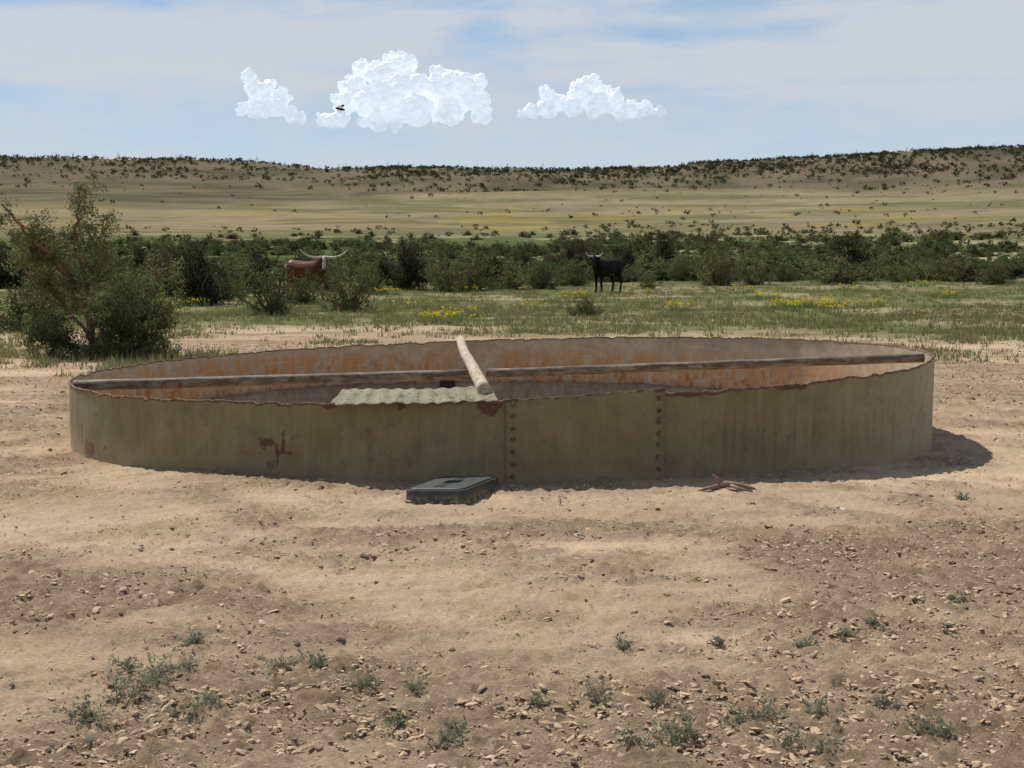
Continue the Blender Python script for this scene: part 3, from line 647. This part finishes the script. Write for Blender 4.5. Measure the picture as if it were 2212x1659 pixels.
# ------------------------------------------------------------ cattle
def loft(st,seg=16):
    V=[];Fa=[]
    for c_,rt,up_,hw,hh_ in st:
        for k_ in range(seg):
            a_=2*math.pi*k_/seg; V.append(tuple(Vector(c_)+Vector(rt)*hw*math.cos(a_)+Vector(up_)*hh_*math.sin(a_)))
    for i_ in range(len(st)-1):
        for k_ in range(seg):
            a_=i_*seg+k_; b_=i_*seg+(k_+1)%seg; Fa.append((a_,b_,b_+seg,a_+seg))
    Fa.append(tuple(range(seg))[::-1]); Fa.append(tuple(range((len(st)-1)*seg,len(st)*seg)))
    return V,Fa
def cow(name,loc,heading,look,hide,S=1.,span=.7,hornup=.25,headz=1.42,facecol=None):
    e=empty(name,loc); e.rotation_euler=(0,0,heading); e.scale=(S,S,S)
    Y_=(0,1,0); Z_=(0,0,1); parts=[]
    parts.append(loft([((-.86,0,1.10),Y_,Z_,.06,.10),((-.82,0,1.10),Y_,Z_,.17,.19),((-.70,0,1.10),Y_,Z_,.245,.245),((-.50,0,1.07),Y_,Z_,.27,.28),((-.25,0,1.00),Y_,Z_,.295,.325),((0,0,.965),Y_,Z_,.31,.345),((.25,0,.96),Y_,Z_,.295,.35),((.45,0,.98),Y_,Z_,.265,.355),((.62,0,1.02),Y_,Z_,.225,.32),((.76,0,1.06),Y_,Z_,.16,.25),((.84,0,1.08),Y_,Z_,.08,.15)]))
    for sgn in (-1,1):
        o=.05*sgn
        parts.append(tube([(.48,.09*sgn,1.02),(.51,.13*sgn,.90),(.56+o,.165*sgn,.74),(.56+o,.165*sgn,.60),(.57+o,.16*sgn,.42),(.565+o,.16*sgn,.36),(.56+o,.16*sgn,.16),(.575+o,.16*sgn,.09),(.60+o,.16*sgn,.045),(.605+o,.16*sgn,0)],[.10,.145,.115,.078,.055,.056,.040,.048,.050,.062],12))
        parts.append(tube([(-.60,.07*sgn,1.12),(-.57,.12*sgn,1.0),(-.51-o,.165*sgn,.82),(-.50-o,.18*sgn,.70),(-.66-o,.17*sgn,.54),(-.74-o,.16*sgn,.45),(-.71-o,.16*sgn,.30),(-.68-o,.16*sgn,.14),(-.66-o,.16*sgn,.08),(-.63-o,.16*sgn,0)],[.10,.17,.165,.125,.075,.060,.043,.046,.050,.060],12))
    lk=Vector((math.cos(look),math.sin(look),0)); poll=Vector((.70,0,headz))+Vector((math.cos(look*.5),math.sin(look*.5),0))*.36
    nk=[Vector((.55,0,1.06)),Vector((.72,0,1.14)).lerp(poll,.2),Vector((.72,0,1.14)).lerp(poll,.6),poll+Vector((0,0,-.05))]
    parts.append(tube(nk,[.27,.225,.165,.125],14))
    parts.append(tube([(.66,0,.86),(.86,0,.98),tuple(poll-Vector((0,0,.22)))],[.10,.085,.06],10))
    hd=(lk*.62+Vector((0,0,-.78))).normalized(); rt=Vector((-lk.y,lk.x,0)); up_=rt.cross(hd)*-1
    if up_.dot(lk)<0: up_=-up_
    hs=[(-.05,.085,.075),(.02,.115,.105),(.10,.118,.115),(.20,.10,.105),(.30,.075,.085),(.38,.068,.072),(.45,.075,.066),(.50,.066,.055),(.525,.04,.035)]
    parts.append(loft([(poll+hd*t_+up_*(-.02),rt,up_,w_,h_) for t_,w_,h_ in hs],14))
    for sgn in(-1,1):
        q=poll+hd*.05+rt*sgn*.10
        parts.append(loft([(q,hd,lk,.03,.02),(q+rt*sgn*.07-Vector((0,0,.005)),hd,lk,.055,.018),(q+rt*sgn*.15-Vector((0,0,.03)),hd,lk,.045,.015),(q+rt*sgn*.20-Vector((0,0,.05)),hd,lk,.012,.01)],8))
    parts.append(tube([(-.84,0,1.22),(-.93,0,1.12),(-.95,.01,.85),(-.94,.02,.62),(-.93,.02,.50),(-.93,.02,.40)],[.045,.030,.022,.020,.045,.015],8))
    V,Fa=join(parts); me=pymesh('body',V,Fa,[hide]); bo=obj('body',me,e)
    m_=bo.modifiers.new('r','REMESH'); m_.mode='VOXEL'; m_.voxel_size=.018; m_.use_smooth_shade=True
    m_=bo.modifiers.new('s','SMOOTH'); m_.factor=.5; m_.iterations=7
    hm,nt,b=newmat('horn'); c=coord(nt,'Generated'); nt.links.new(mix(nt,noise(nt,c,5,2),(.55,.48,.36),(.68,.62,.5)),b.inputs['Base Color']); b.inputs['Roughness'].default_value=.45
    hp=[]
    for sgn in(-1,1):
        q=poll+rt*sgn*.07; pts=[]; rd=[]
        for k_ in range(13):
            t_=k_/12; out=span*(t_-.12*t_**3)
            pts.append(q+rt*sgn*out+Vector((0,0,.02-.06*math.sin(t_*3.0)*span+hornup*t_**1.9))+lk*(.18*span*math.sin(t_*2.2)))
            rd.append(.046*(1-t_)**.7*(span/.7)**.3+.005)
        hp.append(tube(pts,rd,10))
    obj('horns',pymesh('horns',*join(hp),[hm]),e)
    em,nt,b=newmat('eye_and_muzzle'); b.inputs['Base Color'].default_value=(.015,.012,.012,1); b.inputs['Roughness'].default_value=.25
    bm=bmesh.new()
    for sgn in(-1,1):
        bmesh.ops.create_icosphere(bm,subdivisions=2,radius=.02,matrix=Matrix.Translation(poll+hd*.16+rt*sgn*.098+up_*.045))
        bmesh.ops.create_icosphere(bm,subdivisions=2,radius=.012,matrix=Matrix.Translation(poll+hd*.50+rt*sgn*.032+up_*.035))
        for xx,yy in ((.605+.05*sgn,.16*sgn),(-.63-.05*sgn,.16*sgn)):
            bmesh.ops.create_cone(bm,cap_ends=True,segments=12,radius1=.066,radius2=.056,depth=.07,matrix=Matrix.Translation((xx,yy,.030)))
    me=bpy.data.meshes.new('eyes_nostrils_hooves'); bm.to_mesh(me); bm.free(); me.materials.append(em); obj('eyes_nostrils_hooves',me,e)
    if facecol is not None:
        fv=loft([(poll+hd*t_+up_*(.010),rt,up_,w_,h_*.86+.0) for t_,w_,h_ in [(-.03,.05,.09),(.05,.085,.116),(.2,.065,.112),(.34,.06,.085),(.46,.06,.068),(.50,.05,.05)]],12)
        obj('white_blaze',pymesh('blaze',*fv,[facecol]),e)
    return e
bh,nt,b=newmat('black_hide'); c=coord(nt); nt.links.new(mix(nt,noise(nt,c,6,2),(.005,.0045,.0045),(.013,.011,.010)),b.inputs['Base Color']); b.inputs['Roughness'].default_value=.6; b.inputs['Specular IOR Level'].default_value=.08
rh,nt,b=newmat('red_brown_and_white_hide'); c=coord(nt); sx=N(nt,'ShaderNodeSeparateXYZ'); nt.links.new(c,sx.inputs[0])
base=mix(nt,noise(nt,c,4,4),(.080,.027,.014),(.135,.052,.026))
wf=math_(nt,'ADD',mapr(nt,sx.outputs[0],-.45,-.85,0,.35),noise(nt,c,4.,4,.6)); wf2=math_(nt,'ADD',wf,mapr(nt,sx.outputs[2],1.1,1.35,0,.12))
base=mix(nt,mapr(nt,wf2,.74,.77),base,(.55,.48,.40)); base=mix(nt,mapr(nt,sx.outputs[2],.62,.52,0,.6),base,(.35,.27,.20)); nt.links.new(base,b.inputs['Base Color']); b.inputs['Roughness'].default_value=.7; b.inputs['Specular IOR Level'].default_value=.1
wfm,nt,b=newmat('white_hide'); c=coord(nt); nt.links.new(mix(nt,mapr(nt,noise(nt,c,14,4),.42,.5),(.20,.09,.05),(.60,.54,.47)),b.inputs['Base Color'])
def bearing(px,d_): return (px-1106)/3200*d_
hx=math.atan2(-.78,-.62); bx_=bearing(1311,59.5)
cow('black_cow',(bx_,59.6,tz(bx_,59.6)-.01),hx,.62,bh,1.0,.30,.16,1.42)
h2=math.atan2(-.60,.80); lx_=bearing(661,50)
cow('longhorn_cow',(lx_,50,tz(lx_,50)-.01),h2,-.85,rh,1.0,.82,.27,1.42,wfm)
# ------------------------------------------------------------ flying insect
ins=empty('flying_insect',(-.343,3.0,1.905)); ins.rotation_euler=(0,.15,.5)
it,nt,b=newmat('dark_chitin'); b.inputs['Base Color'].default_value=(.02,.016,.014,1)
bp=[loft([((x_,0,0),(0,1,0),(0,0,1),w_,w_*.9) for x_,w_ in ((-.011,.0005),(-.009,.0022),(-.005,.003),(-.001,.0022),(.001,.003),(.004,.003),(.006,.0016),(.0065,.0022),(.0085,.002),(.0095,.0004))],10)]
for sgn in(-1,1):
    bp.append(([(.002,.001*sgn,.003),(.004,.010*sgn,.007),(.0,.014*sgn,.008),(-.004,.010*sgn,.006)],[(0,1,2,3)]))
    for lx in (.004,.001,-.002): bp.append(tube([(lx,.002*sgn,-.001),(lx*1.3,.005*sgn,-.003),(lx*2,.006*sgn,-.008)],[.0005,.0004,.0003],5))
obj('body',pymesh('insect',*join(bp),[it]),ins)
# ------------------------------------------------------------ cumulus clouds
cmat=bpy.data.materials.new('cloud'); cmat.use_nodes=True; nt=cmat.node_tree; nt.nodes.clear()
out=N(nt,'ShaderNodeOutputMaterial'); df=N(nt,'ShaderNodeBsdfDiffuse'); df.inputs[0].default_value=(.62,.61,.60,1)
em=N(nt,'ShaderNodeEmission'); em.inputs[0].default_value=(.42,.475,.54,1); em.inputs[1].default_value=1.  # even glow stands in for light scattered through the cloud, brightening shaded faces
ad=N(nt,'ShaderNodeAddShader'); nt.links.new(df.outputs[0],ad.inputs[0]); nt.links.new(em.outputs[0],ad.inputs[1])
c=coord(nt); sx=N(nt,'ShaderNodeSeparateXYZ'); nt.links.new(c,sx.inputs[0])
hz=mapr(nt,math_(nt,'ADD',sx.outputs[2],mapr(nt,noise(nt,c,.02,4,.6),.3,.7,-50,50)),90,-35,.0,.85,True)  # painted haze: cloud bases fade into a glowing sky colour
em2=N(nt,'ShaderNodeEmission'); em2.inputs[0].default_value=(.54,.63,.735,1); em2.inputs[1].default_value=1.
ms=N(nt,'ShaderNodeMixShader'); nt.links.new(hz,ms.inputs[0]); nt.links.new(ad.outputs[0],ms.inputs[1]); nt.links.new(em2.outputs[0],ms.inputs[2])
nt.links.new(ms.outputs[0],out.inputs[0])
iv2,if2=ico(2)
texs=[]
for nm,sz,dp in (('a',80,3),('b',24,3)):
    t_=bpy.data.textures.new(nm,'CLOUDS'); t_.noise_scale=sz; t_.noise_depth=dp; texs.append(t_)
def cloud(blobs,base_py,seed):
    random.seed(seed); D=6000; k_=D/3200
    cx_=sum(b_[0] for b_ in blobs)/len(blobs); zb_=1.62+(544-base_py)*k_
    S=[]
    for px,py,r_ in blobs:
        c0=Vector(((px-cx_)*k_,random.uniform(-25,25)+(base_py-py)*k_*.35,(base_py-py)*k_)); r0=r_*k_*.92; S.append((c0,r0))
        for q in range(16):
            d1=rdir(.35); c1=c0+d1*r0*.85; r1=r0*random.uniform(.25,.5); S.append((c1,r1))
            for w_ in range(5):
                d2=(rdir(.4)+d1).normalized(); S.append((c1+d2*r1*.85,r1*random.uniform(.3,.55)))
    S=[(c_,r_) for c_,r_ in S if r_>3.5]
    Vs=[];Fs=[]
    for i_,(c_,r_) in enumerate(S):
        v=iv2*r_+np.array(c_[:]); v[:,2]=np.where(v[:,2]<0,v[:,2]*.35,v[:,2]); Vs.append(v); Fs.append(if2+i_*len(iv2))
    o=obj('cumulus_cloud',np_mesh('cumulus_cloud',np.concatenate(Vs),np.concatenate(Fs),True,None,[cmat]),None,((cx_-1106)*k_,D,zb_))
    m_=o.modifiers.new('r','REMESH'); m_.mode='VOXEL'; m_.voxel_size=3.8; m_.use_smooth_shade=True
    for t_,s_ in zip(texs,(38,20)):
        m_=o.modifiers.new('d','DISPLACE'); m_.texture=t_; m_.strength=s_; m_.mid_level=.5; m_.texture_coords='LOCAL'
cloud([(540,172,14),(550,195,18),(575,205,22),(612,215,20),(600,235,26),(560,240,22),(630,252,18),(530,245,15),(655,260,11),(585,185,13)],272,1)
cloud([(860,150,34),(825,165,30),(785,155,24),(760,190,24),(745,225,26),(800,220,38),(850,215,42),(900,190,36),(950,195,36),(1000,190,32),(1025,215,30),(1030,185,20),(970,235,38),(900,245,38),(820,262,26),(1040,245,20),(700,262,14),(740,262,18),(720,266,14),(880,135,18),(790,270,14),(860,275,14)],288,2)
cloud([(1270,190,22),(1255,210,26),(1300,200,22),(1325,215,22),(1290,232,28),(1235,235,24),(1180,208,15),(1185,235,22),(1150,245,15),(1125,252,10),(1360,238,17),(1395,235,14),(1420,247,11),(1340,247,18),(1380,246,15),(1210,225,18)],266,3)
# ------------------------------------------------------------ world
w=bpy.data.worlds.new('World'); scene.world=w; w.use_nodes=True; nt=w.node_tree; bg=nt.nodes['Background']
sund=Vector((.47,-.59,-1.)).normalized(); el=math.asin(-sund.z); azs=math.atan2(-sund.x,-sund.y)
sky=N(nt,'ShaderNodeTexSky',sky_type='NISHITA'); sky.sun_disc=False; sky.sun_elevation=el; sky.sun_rotation=azs%(2*math.pi); sky.altitude=1200; sky.air_density=1.; sky.dust_density=.8; sky.ozone_density=1.5
tc=coord(nt,'Generated'); sp_=N(nt,'ShaderNodeSeparateXYZ'); nt.links.new(tc,sp_.inputs[0])
AZ=math_(nt,'ARCTAN2',sp_.outputs[0],sp_.outputs[1]); EL=math_(nt,'ARCSINE',sp_.outputs[2])
cb=N(nt,'ShaderNodeCombineXYZ'); nt.links.new(AZ,cb.inputs[0]); nt.links.new(EL,cb.inputs[1])
mp=N(nt,'ShaderNodeMapping'); mp.inputs['Rotation'].default_value=(0,0,.10); mp.inputs['Scale'].default_value=(5,22,1); nt.links.new(cb.outputs[0],mp.inputs[0])
n1=N(nt,'ShaderNodeTexNoise'); n1.inputs['Scale'].default_value=1.; n1.inputs['Detail'].default_value=5; n1.inputs['Roughness'].default_value=.55; n1.inputs['Distortion'].default_value=.6; nt.links.new(mp.outputs[0],n1.inputs['Vector'])
n2=noise(nt,mapping(nt,cb.outputs[0],(14,60,1)),1,5,.65)
cover=math_(nt,'ADD',mapr(nt,n1.outputs['Fac'],.30,.66,0,1.0),mapr(nt,n2,.3,.7,-.28,.28))
cover=math_(nt,'ADD',cover,.26)
def gauss(a0_,e0,wa,we,amp):
    u=math_(nt,'DIVIDE',math_(nt,'SUBTRACT',AZ,a0_),wa); v=math_(nt,'DIVIDE',math_(nt,'SUBTRACT',EL,e0),we)
    s_=math_(nt,'ADD',math_(nt,'MULTIPLY',u,u),math_(nt,'MULTIPLY',v,v)); g_=math_(nt,'EXPONENT',math_(nt,'MULTIPLY',s_,-1.))
    return math_(nt,'MULTIPLY',g_,amp)
for a0_,e0,wa,we,amp in ((-.31,.168,.10,.013,-1.5),(-.16,.170,.08,.006,-.5),(.11,.143,.07,.006,-.7),(.13,.161,.05,.005,-.4),(-.36,.098,.07,.010,-.8),(-.30,.118,.1,.02,.4),(-.20,.14,.12,.012,.4),(.24,.13,.12,.03,.5)):
    cover=math_(nt,'ADD',cover,gauss(a0_,e0,wa,we,amp))
cover=math_(nt,'MAXIMUM',math_(nt,'MINIMUM',cover,1.),.0)
cover=math_(nt,'MULTIPLY',cover,mapr(nt,EL,.055,.11,.55,.9))
cover=math_(nt,'MULTIPLY',cover,mapr(nt,EL,.25,.6,1,.35))
skc=mix(nt,1.,sky.outputs[0],(.72,.90,1.0),'MULTIPLY')
skc=mix(nt,mapr(nt,EL,.03,.24,.9,0.),skc,mix(nt,mapr(nt,EL,.05,.155),(5.35,6.5,7.75),(2.5,4.3,6.9)))
cl=mix(nt,cover,skc,(6.1,6.5,7.05))
nt.links.new(cl,bg.inputs[0]); bg.inputs[1].default_value=.1
sl=bpy.data.lights.new('sun','SUN'); sl.energy=4.6; sl.angle=math.radians(.53); sl.color=(1,.955,.88)
so=link(bpy.data.objects.new('sun',sl)); so.rotation_euler=sund.to_track_quat('-Z','Y').to_euler(); so.location=(-20,30,50)
cam=bpy.data.cameras.new('camera'); cam.sensor_width=36; cam.lens=36*3200/2212; cam.clip_end=20000; cam.clip_start=.1
co=link(bpy.data.objects.new('camera',cam)); co.location=(0,0,1.62); co.rotation_euler=(math.pi/2-math.atan(285/3200),0,0)
scene.camera=co
